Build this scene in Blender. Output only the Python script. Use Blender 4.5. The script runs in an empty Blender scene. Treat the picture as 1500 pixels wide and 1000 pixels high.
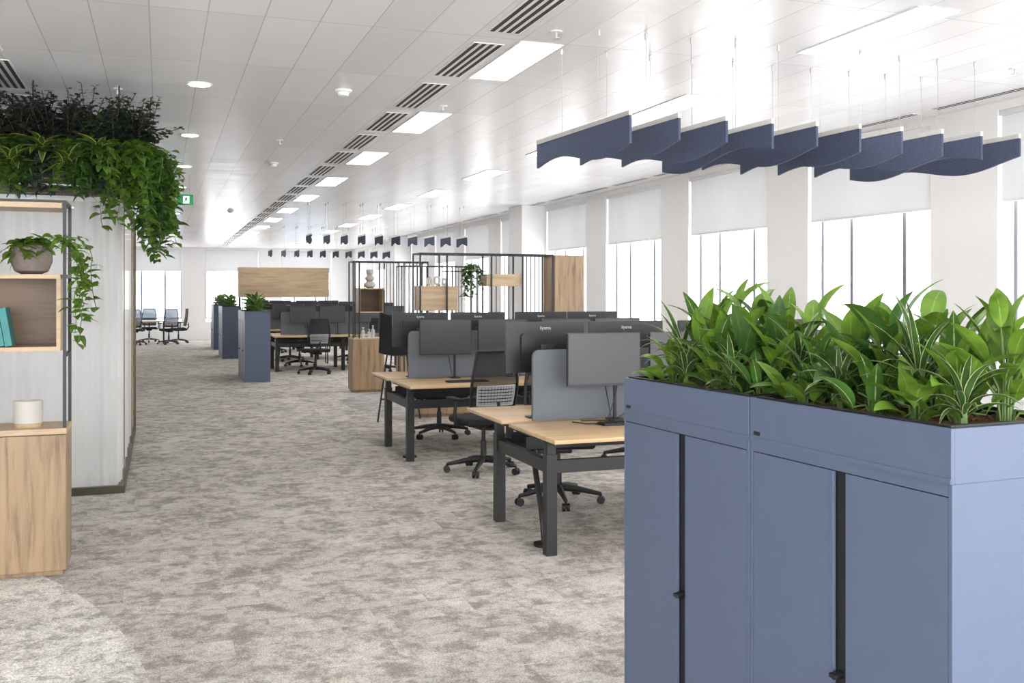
import bpy, bmesh, math, random
from mathutils import Vector, Matrix
PI=math.pi
random.seed(7)
S=bpy.context.scene
COL=S.collection
# ------------------------------------------------------------ materials
def newmat(name):
    m=bpy.data.materials.new(name); m.use_nodes=True
    nt=m.node_tree; b=nt.nodes['Principled BSDF']
    return m,nt,b
def N(nt,t,**k):
    n=nt.nodes.new(t)
    for a,v in k.items(): setattr(n,a,v)
    return n
def coords(nt,scale=(1,1,1),loc=(0,0,0),kind='Object',rot=(0,0,0)):
    tc=N(nt,'ShaderNodeTexCoord'); mp=N(nt,'ShaderNodeMapping')
    mp.inputs['Scale'].default_value=scale; mp.inputs['Location'].default_value=loc; mp.inputs['Rotation'].default_value=rot
    nt.links.new(tc.outputs[kind],mp.inputs['Vector']); return mp.outputs['Vector']
def noise(nt,vec,scale,detail=4,rough=.5,dist=0):
    n=N(nt,'ShaderNodeTexNoise'); n.inputs['Scale'].default_value=scale; n.inputs['Detail'].default_value=detail; n.inputs['Roughness'].default_value=rough
    n.inputs['Distortion'].default_value=dist
    nt.links.new(vec,n.inputs['Vector']); return n.outputs['Fac']
def ramp(nt,fac,stops):
    r=N(nt,'ShaderNodeValToRGB'); e=r.color_ramp.elements
    while len(e)<len(stops): e.new(.5)
    for i,(p,c) in enumerate(stops): e[i].position=p; e[i].color=(*c,1)
    nt.links.new(fac,r.inputs['Fac']); return r.outputs['Color']
def mix(nt,fac,a,b,mode='MIX'):
    m=N(nt,'ShaderNodeMix',data_type='RGBA',blend_type=mode)
    def s(i,v):
        if isinstance(v,(int,float)): m.inputs[i].default_value=v
        elif isinstance(v,tuple): m.inputs[i].default_value=(*v,1)
        else: nt.links.new(v,m.inputs[i])
    s(0,fac); s(6,a); s(7,b); return m.outputs[2]
def bump(nt,b,h,st=.2,dist=.01):
    n=N(nt,'ShaderNodeBump'); n.inputs['Strength'].default_value=st; n.inputs['Distance'].default_value=dist
    nt.links.new(h,n.inputs['Height']); nt.links.new(n.outputs['Normal'],b.inputs['Normal'])
def srgb(r,g,b):
    f=lambda c:((c/255+.055)/1.055)**2.4 if c>10 else c/255/12.92
    return (f(r),f(g),f(b))
def plain(name,c,rough=.5,metal=0,var=.06,scale=12,bmp=0,bscale=200,coat=0,spec=.5):
    m,nt,b=newmat(name); v=coords(nt)
    f=noise(nt,v,scale,3)
    lo=tuple(x*(1-var) for x in c); hi=tuple(min(1,x*(1+var)) for x in c)
    nt.links.new(ramp(nt,f,[(.3,lo),(.7,hi)]),b.inputs['Base Color'])
    b.inputs['Roughness'].default_value=rough; b.inputs['Metallic'].default_value=metal
    b.inputs['Specular IOR Level'].default_value=spec
    if coat: b.inputs['Coat Weight'].default_value=coat
    if bmp: bump(nt,b,noise(nt,v,bscale,2),bmp,.004)
    return m
def wood(name,dark,light,axis='x',rough=.45):
    m,nt,b=newmat(name)
    sc={'x':(1.2,14,14),'y':(14,1.2,14),'z':(14,14,1.2)}[axis]
    v=coords(nt,sc)
    f=noise(nt,v,1.5,8,.62,.4)
    sc2={'x':(.8,5,5),'y':(5,.8,5),'z':(5,5,.8)}[axis]
    g=noise(nt,coords(nt,sc2),.9,3)
    c=ramp(nt,f,[(.3,dark),(.52,light),(.75,tuple(min(1,x*1.12) for x in light))])
    c2=ramp(nt,g,[(.35,(.8,.78,.75)),(.6,(1,1,1))])
    nt.links.new(mix(nt,.8,c,c2,'MULTIPLY'),b.inputs['Base Color'])
    b.inputs['Roughness'].default_value=rough; bump(nt,b,f,.08,.003)
    return m
def emit(name,c,st,base=(.9,.9,.9)):
    m,nt,b=newmat(name)
    b.inputs['Base Color'].default_value=(*base,1)
    v=coords(nt); f=noise(nt,v,3,1)
    nt.links.new(ramp(nt,f,[(0,tuple(x*.97 for x in c)),(1,c)]),b.inputs['Emission Color'])
    b.inputs['Emission Strength'].default_value=st
    return m
def seethru(name,c,alpha,rough=.1,translu=0,spec=.5):
    m,nt,b=newmat(name)
    b.inputs['Base Color'].default_value=(*c,1); b.inputs['Roughness'].default_value=rough
    b.inputs['Specular IOR Level'].default_value=spec
    f=noise(nt,coords(nt),4,2); nt.links.new(ramp(nt,f,[(.2,tuple(x*.96 for x in c)),(.8,c)]),b.inputs['Base Color'])
    out=nt.nodes['Material Output']
    tr=N(nt,'ShaderNodeBsdfTransparent'); ms=N(nt,'ShaderNodeMixShader'); ms.inputs[0].default_value=alpha
    nt.links.new(tr.outputs[0],ms.inputs[1])
    src=b.outputs[0]
    if translu:
        tl=N(nt,'ShaderNodeBsdfTranslucent'); tl.inputs[0].default_value=(*c,1)
        m2=N(nt,'ShaderNodeMixShader'); m2.inputs[0].default_value=translu
        nt.links.new(b.outputs[0],m2.inputs[1]); nt.links.new(tl.outputs[0],m2.inputs[2]); src=m2.outputs[0]
    nt.links.new(src,ms.inputs[2]); nt.links.new(ms.outputs[0],out.inputs['Surface'])
    return m
def leafmat(name,base,midc,edgec,mw,ew,trans=.3,rough=.35,var=.35):
    m,nt,b=newmat(name)
    uv=N(nt,'ShaderNodeUVMap'); sp=N(nt,'ShaderNodeSeparateXYZ'); nt.links.new(uv.outputs[0],sp.inputs[0])
    s1=N(nt,'ShaderNodeMath',operation='SUBTRACT'); s1.inputs[1].default_value=.5; nt.links.new(sp.outputs[0],s1.inputs[0])
    ab=N(nt,'ShaderNodeMath',operation='ABSOLUTE'); nt.links.new(s1.outputs[0],ab.inputs[0])
    n1=noise(nt,coords(nt,kind='Object'),9,3); n2=noise(nt,coords(nt,kind='Object'),60,2)
    ad=N(nt,'ShaderNodeMath',operation='MULTIPLY_ADD'); ad.inputs[1].default_value=.12; nt.links.new(n2,ad.inputs[0]); nt.links.new(ab.outputs[0],ad.inputs[2])
    body=ramp(nt,n1,[(.3,tuple(x*(1-var) for x in base)),(.7,tuple(min(1,x*(1+var)) for x in base))])
    st=[(0,(1,1,1)),(max(.001,mw+.06),(1,1,1)),(mw+.09,(0,0,0))]
    fm=ramp(nt,ad.outputs[0],st)
    fe=ramp(nt,ad.outputs[0],[(.5-ew+.04,(0,0,0)),(.5-ew+.08,(1,1,1))])
    c=mix(nt,fm,body,midc); c=mix(nt,fe,c,edgec) if ew>0 else c
    nt.links.new(c,b.inputs['Base Color']); b.inputs['Roughness'].default_value=rough
    tl=N(nt,'ShaderNodeBsdfTranslucent'); nt.links.new(c,tl.inputs[0])
    ms=N(nt,'ShaderNodeMixShader'); ms.inputs[0].default_value=trans
    nt.links.new(b.outputs[0],ms.inputs[1]); nt.links.new(tl.outputs[0],ms.inputs[2])
    nt.links.new(ms.outputs[0],nt.nodes['Material Output'].inputs['Surface'])
    return m
M={}
M['white']=plain('white paint',srgb(242,242,242),.6,var=.01,bmp=.05)
M['blind']=seethru('blind fabric',srgb(222,223,224),.97,.8,.25)
M['rail_white']=plain('white rail',srgb(232,233,234),.4,var=.02)
M['frame_grey']=plain('window frame grey',srgb(122,126,132),.4,var=.04)
M['glass']=seethru('window glass',(.95,.97,1),.04,.02)
M['pglass']=seethru('partition glass',(.85,.87,.86),.05,.02)
M['curtain']=seethru('sheer curtain',srgb(244,244,243),.84,.95,.3,.1)
M['black']=plain('black powder coat',srgb(24,24,26),.45,var=.1)
M['blackplastic']=plain('black plastic',srgb(20,20,22),.5,var=.1)
M['mesh']=seethru('black mesh fabric',srgb(24,24,26),.8,.8)
M['seatfab']=plain('black seat fabric',srgb(28,28,31),.9,var=.2,scale=80,bmp=.2)
M['lumbar']=plain('grey lumbar plastic',srgb(160,162,164),.5)
M['blue']=plain('blue steel',srgb(82,94,117),.42,var=.02,bmp=.04,bscale=600)
M['blue_dark']=plain('dark recess',srgb(14,16,22),.6)
M['liner']=plain('black liner',srgb(18,18,18),.5)
M['felt']=plain('navy felt',srgb(66,74,96),.95,var=.4,scale=150,bmp=.3,bscale=300)
M['silver']=plain('brushed aluminium',srgb(200,198,194),.35,.5)
M['fabric']=plain('blue grey screen fabric',srgb(106,111,117),.95,var=.1,scale=200,bmp=.25)
M['screen']=plain('dark display',srgb(56,58,61),.3,var=.03)
M['mon']=plain('monitor shell',srgb(28,28,30),.4,var=.05)
M['letter']=plain('pale lettering',srgb(180,180,180),.5)
M['top']=wood('desk top maple',srgb(188,156,116),srgb(202,172,132),'x',.4)
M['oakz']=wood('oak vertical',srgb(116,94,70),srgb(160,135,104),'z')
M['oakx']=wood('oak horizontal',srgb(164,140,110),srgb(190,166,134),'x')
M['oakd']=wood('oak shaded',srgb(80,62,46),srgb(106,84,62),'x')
M['gold']=plain('brass trim',srgb(104,90,60),.4,.5)
M['olive']=plain('dark bronze channel',srgb(70,68,50),.4,.4)
M['darktrough']=plain('dark trough',srgb(30,32,26),.6)
M['stone']=plain('stone glaze',srgb(118,108,100),.7,var=.15,scale=30,bmp=.15)
M['ceramic']=plain('white ceramic',srgb(184,180,172),.5,var=.03)
M['teal']=plain('teal cover',srgb(58,130,128),.6)
M['paper']=plain('paper',srgb(220,216,204),.8)
M['soil']=plain('bark soil',srgb(92,64,42),.95,var=.6,scale=60,bmp=1,bscale=70)
M['green_sign']=emit('exit green',srgb(40,170,95),.25,srgb(20,120,60))
M['sign_white']=emit('exit white',(1,1,1),.5)
M['lamp']=emit('light diffuser',(1,.985,.965),7)
M['slot']=plain('slot dark',srgb(38,38,40),.6)
M['stem']=plain('green stem',srgb(84,110,52),.6,var=.2)
M['woodstem']=plain('brown stem',srgb(70,58,44),.8,var=.2)
M['cable']=plain('steel cable',srgb(150,150,152),.4,.5)
M['bldg']=plain('pale facade',srgb(150,160,172),.9,var=.08,scale=.3)
M['bldg2']=plain('facade glass',srgb(120,132,146),.5)
M['jar']=seethru('clear glassware',(.85,.9,.9),.35,.05)
M['leaf_broad']=leafmat('broad leaf',srgb(100,134,46),srgb(136,162,80),srgb(80,130,50),.010,0,.3,.34,.5)
M['leaf_mid']=leafmat('deep leaf',srgb(60,94,40),srgb(90,120,60),srgb(50,90,40),.010,0,.25,.34,.45)
M['leaf_stripe']=leafmat('striped leaf',srgb(58,88,42),srgb(68,96,48),srgb(172,182,128),.02,.10,.25)
M['leaf_core']=leafmat('white centred leaf',srgb(68,106,42),srgb(168,182,126),srgb(62,112,46),.02,0,.25)
M['leaf_vine']=leafmat('vine leaf',srgb(90,124,42),srgb(116,148,64),srgb(80,120,40),.015,0,.3,.4,.45)
M['leaf_dark']=leafmat('dark sprig leaf',srgb(52,62,56),srgb(72,84,72),srgb(58,70,58),.02,0,.2)
M['leaf_yellow']=leafmat('variegated leaf',srgb(66,98,40),srgb(66,100,40),srgb(164,172,84),.02,.14,.3)
def carpet(name,c0,c1,c2,sc=1,tile=True):
    m,nt,b=newmat(name)
    br=N(nt,'ShaderNodeTexBrick'); br.offset=.37; nt.links.new(coords(nt),br.inputs['Vector'])
    br.inputs['Scale'].default_value=1; br.inputs['Brick Width'].default_value=.5; br.inputs['Row Height'].default_value=.25; br.inputs['Mortar Size'].default_value=0
    br.inputs['Color1'].default_value=(0,0,0,1); br.inputs['Color2'].default_value=(1,1,1,1)
    def off(vec,k):
        ma=N(nt,'ShaderNodeVectorMath',operation='SCALE'); nt.links.new(br.outputs['Color'],ma.inputs[0]); ma.inputs['Scale'].default_value=k
        ad=N(nt,'ShaderNodeVectorMath',operation='ADD'); nt.links.new(vec,ad.inputs[0]); nt.links.new(ma.outputs[0],ad.inputs[1]); return ad.outputs[0]
    a=noise(nt,off(coords(nt,(1,.9,1)),9.0 if tile else 0),5.2*sc,12,.82,.1)
    a2=noise(nt,off(coords(nt,(1,1,1),(11,3,0)),5.0 if tile else 0),15*sc,8,.85,.2)
    lf=noise(nt,coords(nt,(1,.8,1),(5,9,0)),1.5,7,.75)
    d=noise(nt,coords(nt,(1,1,1),(2,2,2)),130,3,.8)
    col=ramp(nt,a,[(.43,c0),(.49,c1),(.54,c2)])
    col=mix(nt,.6,col,ramp(nt,a2,[(.45,(.80,.797,.79)),(.5,(1,1,1)),(.56,(1.1,1.1,1.1))]),'MULTIPLY')
    col=mix(nt,.6,col,ramp(nt,lf,[(.42,(.84,.84,.84)),(.56,(1.1,1.1,1.1))]),'MULTIPLY')
    col=mix(nt,.9,col,ramp(nt,d,[(.36,(.48,.48,.48)),(.5,(1,1,1)),(.66,(1.35,1.35,1.35))]),'MULTIPLY')
    tint=ramp(nt,br.outputs['Color'],[(0,(.93,.93,.93)),(1,(1.04,1.04,1.04))])
    col=mix(nt,1.0,col,tint,'MULTIPLY')
    nt.links.new(col,b.inputs['Base Color']); b.inputs['Roughness'].default_value=.98; b.inputs['Specular IOR Level'].default_value=.1
    bump(nt,b,d,.5,.01); return m
M['carpet']=carpet('grey carpet',srgb(158,151,143),srgb(186,180,172),srgb(205,200,192))
M['carpet2']=carpet('warm carpet',srgb(176,171,164),srgb(214,210,203),srgb(226,222,216),1.6)
M['carpet3']=carpet('slate carpet',srgb(146,144,141),srgb(166,163,159),srgb(180,177,173))
def ceilmat():
    m,nt,b=newmat('metal ceiling tiles')
    br=N(nt,'ShaderNodeTexBrick'); br.offset=0; br.squash=1
    nt.links.new(coords(nt,(1,1,1),(-1.83,-5.867,0)),br.inputs['Vector'])
    br.inputs['Scale'].default_value=1; br.inputs['Brick Width'].default_value=.315; br.inputs['Row Height'].default_value=1.2875
    br.inputs['Mortar Size'].default_value=.004; br.inputs['Mortar Smooth'].default_value=.3
    br.inputs['Color1'].default_value=(*srgb(222,222,223),1); br.inputs['Color2'].default_value=(*srgb(232,232,233),1); br.inputs['Mortar'].default_value=(*srgb(188,188,188),1)
    nt.links.new(br.outputs['Color'],b.inputs['Base Color'])
    b.inputs['Roughness'].default_value=.27; b.inputs['Specular IOR Level'].default_value=.45
    n=noise(nt,coords(nt,(1,1,1)),2.2,2)
    ad=N(nt,'ShaderNodeMath',operation='MULTIPLY_ADD'); ad.inputs[1].default_value=-.2
    nt.links.new(br.outputs['Fac'],ad.inputs[0]); nt.links.new(n,ad.inputs[2])
    bump(nt,b,ad.outputs[0],.25,.03); return m
M['ceil']=ceilmat()
# ------------------------------------------------------------ mesh helpers
class MB:
    def __init__(s): s.bm=bmesh.new()
    def box(s,x0,x1,y0,y1,z0,z1,bev=0,mat=None,seg=2):
        mt=Matrix.Translation(((x0+x1)/2,(y0+y1)/2,(z0+z1)/2))@Matrix.Diagonal((x1-x0,y1-y0,z1-z0,1))
        if mat is not None: mt=mat@mt
        g=bmesh.ops.create_cube(s.bm,size=1,matrix=mt)['verts']
        if bev:
            e=list({e for v in g for e in v.link_edges})
            bmesh.ops.bevel(s.bm,geom=e,offset=bev,segments=seg,affect='EDGES',profile=.5)
        return s
    def cyl(s,p0,p1,r,r2=None,seg=12):
        p0=Vector(p0);p1=Vector(p1);d=p1-p0
        q=d.to_track_quat('Z','Y').to_matrix().to_4x4()
        bmesh.ops.create_cone(s.bm,cap_ends=True,segments=seg,radius1=r,radius2=r if r2 is None else r2,depth=d.length,matrix=Matrix.Translation((p0+p1)/2)@q)
        return s
    def tube(s,pts,r,seg=8,closed=False):
        pts=[Vector(p) for p in pts]; n=len(pts); rings=[]
        rr=r if isinstance(r,(list,tuple)) else [r]*n
        up=Vector((0,0,1)); prev=None
        for i,p in enumerate(pts):
            a=pts[(i-1)%n] if (closed or i>0) else p
            c=pts[(i+1)%n] if (closed or i<n-1) else p
            t=(c-a).normalized()
            if prev is None:
                ref=up if abs(t.z)<.9 else Vector((1,0,0)); x=t.cross(ref).normalized()
            else:
                x=(prev-t*prev.dot(t)).normalized()
            prev=x; y=t.cross(x)
            rings.append([s.bm.verts.new(p+(x*math.cos(k*2*PI/seg)+y*math.sin(k*2*PI/seg))*rr[i]) for k in range(seg)])
        m=n if closed else n-1
        for i in range(m):
            A=rings[i];B=rings[(i+1)%n]
            for k in range(seg): s.bm.faces.new((A[k],A[(k+1)%seg],B[(k+1)%seg],B[k]))
        if not closed:
            s.bm.faces.new(rings[0][::-1]); s.bm.faces.new(rings[-1])
        return s
    def lathe(s,prof,c=(0,0,0),seg=24):
        rings=[]
        for r,z in prof:
            r=max(r,.0005)
            rings.append([s.bm.verts.new((c[0]+r*math.cos(k*2*PI/seg),c[1]+r*math.sin(k*2*PI/seg),c[2]+z)) for k in range(seg)])
        for A,B in zip(rings,rings[1:]):
            for k in range(seg): s.bm.faces.new((A[k],A[(k+1)%seg],B[(k+1)%seg],B[k]))
        s.bm.faces.new(rings[0][::-1]); s.bm.faces.new(rings[-1])
        return s
    def prism(s,poly,axis,a,b):
        def P(u,v,w):
            return {'x':(w,u,v),'y':(u,w,v),'z':(u,v,w)}[axis]
        A=[s.bm.verts.new(P(u,v,a)) for u,v in poly]; B=[s.bm.verts.new(P(u,v,b)) for u,v in poly]
        n=len(poly)
        for i in range(n): s.bm.faces.new((A[i],A[(i+1)%n],B[(i+1)%n],B[i]))
        s.bm.faces.new(A[::-1]); s.bm.faces.new(B); return s
    def grid(s,fn,nu,nv,thick=0):
        V=[[s.bm.verts.new(fn(i/nu,j/nv)) for j in range(nv+1)] for i in range(nu+1)]
        for i in range(nu):
            for j in range(nv): s.bm.faces.new((V[i][j],V[i+1][j],V[i+1][j+1],V[i][j+1]))
        return s
    def build(s,name,m,parent=None,smooth=True,loc=None,solid=0,sharp=True):
        bmesh.ops.recalc_face_normals(s.bm,faces=s.bm.faces)
        me=bpy.data.meshes.new(name); s.bm.to_mesh(me); s.bm.free()
        me.materials.append(M[m] if isinstance(m,str) else m)
        if smooth:
            me.polygons.foreach_set('use_smooth',[True]*len(me.polygons))
            if sharp: me.set_sharp_from_angle(angle=.6)
        o=bpy.data.objects.new(name,me); COL.objects.link(o)
        if parent: o.parent=parent
        if loc: o.location=loc
        if solid:
            md=o.modifiers.new('Solidify','SOLIDIFY'); md.thickness=solid; md.offset=0
        return o
class Leaves:
    def __init__(s): s.v=[];s.f=[];s.uv=[]
    def leaf(s,p,az,el,ln,w,bend=1.0,fold=.25,n=6,shape='lance',roll=0):
        p=Vector(p); ang=el; ds=ln/n
        h=Vector((math.cos(az),math.sin(az),0)); sd0=Vector((-math.sin(az),math.cos(az),0))
        b0=len(s.v)
        for i in range(n+1):
            t=i/n
            if shape=='lance': pr=max(.04,math.sin(PI*t**.75)**.85) if 0<t<1 else .04
            elif shape=='strap': pr=min(1,.45+t*2.2)*max(.02,(1-t**2.6))
            elif shape=='heart': pr=max(.04,math.sin(PI*t**.55)**.8) if 0<t<1 else .04
            else: pr=math.sqrt(max(.002,1-(2*t-1)**2))
            hw=w/2*pr
            d=h*math.cos(ang)+Vector((0,0,math.sin(ang)))
            up=h*(-math.sin(ang))+Vector((0,0,math.cos(ang)))
            sd=sd0*math.cos(roll)+up*math.sin(roll); u2=up*math.cos(roll)-sd0*math.sin(roll)
            s.v+= [p-sd*hw+u2*fold*hw, p.copy(), p+sd*hw+u2*fold*hw]
            p=p+d*ds; ang-=bend/n
        for i in range(n):
            a=b0+i*3; t0=i/n;t1=(i+1)/n
            s.f.append((a,a+1,a+4,a+3)); s.uv.append(((0,t0),(.5,t0),(.5,t1),(0,t1)))
            s.f.append((a+1,a+2,a+5,a+4)); s.uv.append(((.5,t0),(1,t0),(1,t1),(.5,t1)))
    def build(s,name,m,parent=None):
        me=bpy.data.meshes.new(name); me.from_pydata([tuple(v) for v in s.v],[],s.f)
        ul=me.uv_layers.new(name='UVMap'); k=0
        for q in s.uv:
            for c in q: ul.data[k].uv=c; k+=1
        me.polygons.foreach_set('use_smooth',[True]*len(me.polygons))
        me.materials.append(M[m]); o=bpy.data.objects.new(name,me); COL.objects.link(o)
        if parent: o.parent=parent
        return o
def thing(name,label,cat,loc=(0,0,0),rz=0,group=None):
    o=bpy.data.objects.new(name,None); COL.objects.link(o); o.empty_display_size=.1
    o.location=loc; o.rotation_euler=(0,0,rz); o['label']=label; o['category']=cat
    if group: o['group']=group
    return o
def tag(o,label,cat,group=None):
    o['label']=label;o['category']=cat
    if group:o['group']=group
    return o
def struct(o): o['kind']='structure'; return o
def copy_tree(o,parent=None):
    c=o.copy(); COL.objects.link(c)
    if parent: c.parent=parent
    for ch in list(KIDS.get(o.name,[])) : copy_tree(ch,c)
    return c
KIDS={}
def index_kids(o):
    ks=[x for x in bpy.data.objects if x.parent==o]
    KIDS[o.name]=ks
    for k in ks: index_kids(k)
def dup(o,loc,rz,label,group=None):
    if o.name not in KIDS: index_kids(o)
    c=copy_tree(o); c.location=loc; c.rotation_euler=(0,0,rz); c['label']=label
    if group: c['group']=group
    return c
ORD=['nearest','second','third','fourth','fifth','sixth','seventh','eighth','ninth','tenth','eleventh','twelfth','thirteenth','fourteenth','fifteenth','sixteenth','seventeenth','eighteenth','nineteenth','twentieth','twenty-first','twenty-second','twenty-third','twenty-fourth','twenty-fifth']
def rrect(x0,x1,z0,z1,r,n=5,corners=(1,1,1,1)):
    pts=[]
    for (cx,cz,a0,on) in ((x1-r,z1-r,0,corners[0]),(x0+r,z1-r,PI/2,corners[1]),(x0+r,z0+r,PI,corners[2]),(x1-r,z0+r,1.5*PI,corners[3])):
        if on:
            for k in range(n+1):
                a=a0+k*PI/2/n; pts.append((cx+r*math.cos(a),cz+r*math.sin(a)))
        else:
            pts.append((cx+(r if a0 in(0,1.5*PI) else -r),cz+(r if a0 in(0,PI/2) else -r)))
    return pts
# ------------------------------------------------------------ setting
HC=3.2; XR=6.6; YF=36.0; XL=-7.0; YB=-3.0; WT=3.13
struct(MB().box(XL,XR+.3,YB,YF+.3,-.1,0).build('floor','carpet',smooth=False))
def disc(cx,cy,r,name,m,a0=0,a1=2*PI,z=.004,n=96):
    pts=[(cx+r*math.cos(a0+(a1-a0)*k/n),cy+r*math.sin(a0+(a1-a0)*k/n)) for k in range(n)]
    return struct(MB().prism(pts,'z',.0005,z).build(name,m,smooth=False))
pts=[(-5.05+5.04*math.cos(a),3.75+5.04*math.sin(a)) for a in [(-68+k*1.5)*PI/180 for k in range(104)]]
pts=[p for p in pts if p[0]>XL]+[(XL,8.3),(XL,-.6)]
struct(MB().prism(pts,'z',.0005,.004).build('floor_inlay_warm','carpet2',smooth=False))
disc(4.4,14.3,1.9,'floor_inlay_slate','carpet3')
struct(MB().box(XL,XR+.3,YB,YF+.3,HC,HC+.1).build('ceiling','ceil',smooth=False))
PW=2.575; WY=[4.635+PW*k for k in range(-2,12)]
w=MB()
w.box(XR,XR+.3,YB,YF,0,.72); w.box(XR,XR+.3,YB,YF,WT,HC)
ys=[YB]+[v for y in WY for v in (y,y+1.81)]+[YF]
for a,b in zip(ys[0::2],ys[1::2]):
    if b>a: w.box(XR,XR+.3,a,b,.72,WT)
for yc in (16.78,27.08): w.box(XR-.45,XR+.01,yc,yc+.7,0,HC)
struct(w.build('wall_right','white',smooth=False))
struct(MB().box(XL-.1,XL,YB,YF,0,HC).build('wall_left','white',smooth=False))
WX=[-1.09+PW*k for k in range(-2,3)]
w=MB(); w.box(XL,XR,YF,YF+.3,0,.62); w.box(XL,XR,YF,YF+.3,WT,HC)
xs=[XL]+[v for x in WX for v in (x,min(x+1.78,XR-.1))]+[XR]
for a,b in zip(xs[0::2],xs[1::2]):
    if b>a: w.box(a,b,YF,YF+.3,.62,WT)
struct(w.build('wall_far','white',smooth=False))
struct(MB().box(XR-.02,XR,YB,16.78,.0,.1).box(XR-.02,XR,17.48,27.08,0,.1).box(XR-.02,XR,27.78,YF,0,.1).build('baseboard_right','rail_white',smooth=False))
def thing_plain(name):
    o=bpy.data.objects.new(name,None); COL.objects.link(o); o.empty_display_size=.1; return o
wn=0
def make_window(length):
    r=struct(thing_plain('window_%d'%wn))
    f=MB(); X0=.18;X1=.22
    f.box(X0,X1,0,length,.72,.77).box(X0,X1,0,length,WT-.05,WT).box(X0,X1,0,.035,.77,WT-.05).box(X0,X1,length-.035,length,.77,WT-.05)
    f.build('window_frame','frame_grey',r,smooth=False)
    for y in (length*.3,length*.73):
        MB().box(X0,X1,y-.022,y+.022,.77,WT-.05,.004).build('mullion','frame_grey',r,smooth=False)
    MB().box(.198,.202,.035,length-.035,.77,WT-.05).build('pane','glass',r,smooth=False)
    MB().box(-.03,.18,-.0,length,.72,.745,.004).build('window_sill','rail_white',r,smooth=False)
    return r
def make_blind(length,label,group,z0=2.39):
    r=thing('roller_blind',label,'blind',group=group)
    MB().box(.035,.037,.01,length-.01,z0,WT-.03).build('blind_fabric','blind',r,smooth=False)
    MB().box(.028,.044,.01,length-.01,z0-.025,z0,.004).build('bottom_bar','rail_white',r)
    MB().box(.01,.075,.005,length-.005,WT-.045,WT,.006).build('headbox','rail_white',r)
    MB().cyl((.05,.03,1.3),(.05,.03,WT-.04),.002,seg=5).build('pull_chain','rail_white',r)
    return r
for i,y in enumerate(WY):
    wn=i+1; r=make_window(1.81); r.location=(XR,y,0)
    b=make_blind(1.81,'white roller blind half down in the %s window along the right wall'%(ORD[i] if i else 'very first'),'roller blinds on the right wall'); b.location=(XR,y,0)
for i,x in enumerate(WX):
    wn=20+i; L=min(1.78,XR-.1-x); r=make_window(L); r.rotation_euler=(0,0,PI/2); r.location=(x+L,YF,0)
    b=make_blind(L,'white roller blind on the far end wall, %s window from the left'%['first','second','third','fourth','fifth'][i],'roller blinds on the end wall',2.4); b.location=(x+L,YF,0); b.rotation_euler=(0,0,PI/2)
# ------------------------------------------------------------ ceiling fittings
def lightpanel(label,loc):
    r=thing('ceiling_light',label,'ceiling light',loc,0,'rectangular ceiling lights')
    f=MB(); w_,l_=.15,.56
    f.box(-w_,w_,-l_,-l_+.012,-.008,0).box(-w_,w_,l_-.012,l_,-.008,0).box(-w_,-w_+.01,-l_,l_,-.008,0).box(w_-.01,w_,-l_,l_,-.008,0)
    f.build('frame','rail_white',r,smooth=False)
    MB().box(-w_+.01,w_-.01,-l_+.012,l_-.012,-.005,0).build('diffuser','lamp',r,smooth=False)
    return r
L0=lightpanel('nearest rectangular ceiling light beside the slot diffuser row',(2.295,6.45-PW,HC))
for k in range(1,12): dup(L0,(2.295,6.45+PW*(k-1),HC),0,'%s rectangular ceiling light going back beside the slot diffuser row'%ORD[k])
for k in range(12): dup(L0,(4.12,4.99+PW*k,HC),0,'%s rectangular ceiling light going back in the row nearer the windows'%ORD[k])
for k in range(12): dup(L0,(-3.2,4.99+PW*k,HC),0,'%s rectangular ceiling light going back in the row left of the plants'%ORD[k])
def slotdiff(label,loc,ns=4,w_=.105,l_=.5):
    r=thing('slot_diffuser',label,'air vent',loc,0,'linear slot diffusers in the ceiling')
    MB().box(-w_,w_,-l_,l_,-.004,0).build('frame','rail_white',r,smooth=False)
    s=MB(); wd=2*w_/ns
    for i in range(ns):
        c=-w_+wd*(i+.5); s.box(c-wd*.25,c+wd*.25,-l_+.01,l_-.01,-.006,-.0035)
    s.build('slots','slot',r,smooth=False); return r
D0=slotdiff('nearest dark slot diffuser in the long ceiling row',(1.98,6.51-1.2875*2,HC))
for k in range(1,24): dup(D0,(1.98,6.51+1.2875*(k-2),HC),0,'%s dark slot diffuser going back in the long ceiling row'%ORD[k])
D1=slotdiff('narrow slot diffuser by the window wall, nearest of its row',(6.33,5.05,HC),2,.045,.53)
for k in range(1,20): dup(D1,(6.33,5.05+1.2875*k,HC),0,'%s narrow slot diffuser going back along the window wall'%ORD[k])
for k in range(4): dup(D0,(-1.08,6.75+1.2875*k,HC),0,'%s dark slot diffuser above the hanging plants'%ORD[k])
def downl(label,loc):
    r=thing('downlight',label,'downlight',loc,0,'round downlights over the aisle')
    MB().lathe([(.1,-.006),(.1,0),(.078,0),(.078,-.006)],seg=28).build('trim_ring','rail_white',r)
    MB().lathe([(.078,-.009),(.078,-.004)],seg=28).build('lens','lamp',r); return r
DL=downl('nearest round downlight over the aisle',(.28,7.92,HC))
for k in range(1,11): dup(DL,(.28,7.92+PW*k,HC),0,'%s round downlight going back over the aisle'%ORD[k])
dup(DL,(-.85,10.2,2.42),0,'round downlight under the roof of the glass meeting room')
def pix(u,v,H):
    f=1450; a=(u-750)/f; b=(430-v)/f; t=(H-1.6)/b; s_,c_=.3346,.9423
    return (t*(s_+c_*a),t*(c_-s_*a),H)
SM=thing('smoke_detector','round white smoke detector nearest on the ceiling','smoke detector',pix(503,132,HC),0,'smoke detectors')
MB().lathe([(.055,-.02),(.065,-.012),(.068,0)],seg=24).build('base','rail_white',SM)
MB().lathe([(.02,-.05),(.042,-.045),(.048,-.02)],seg=24).build('sensor','rail_white',SM)
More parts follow.
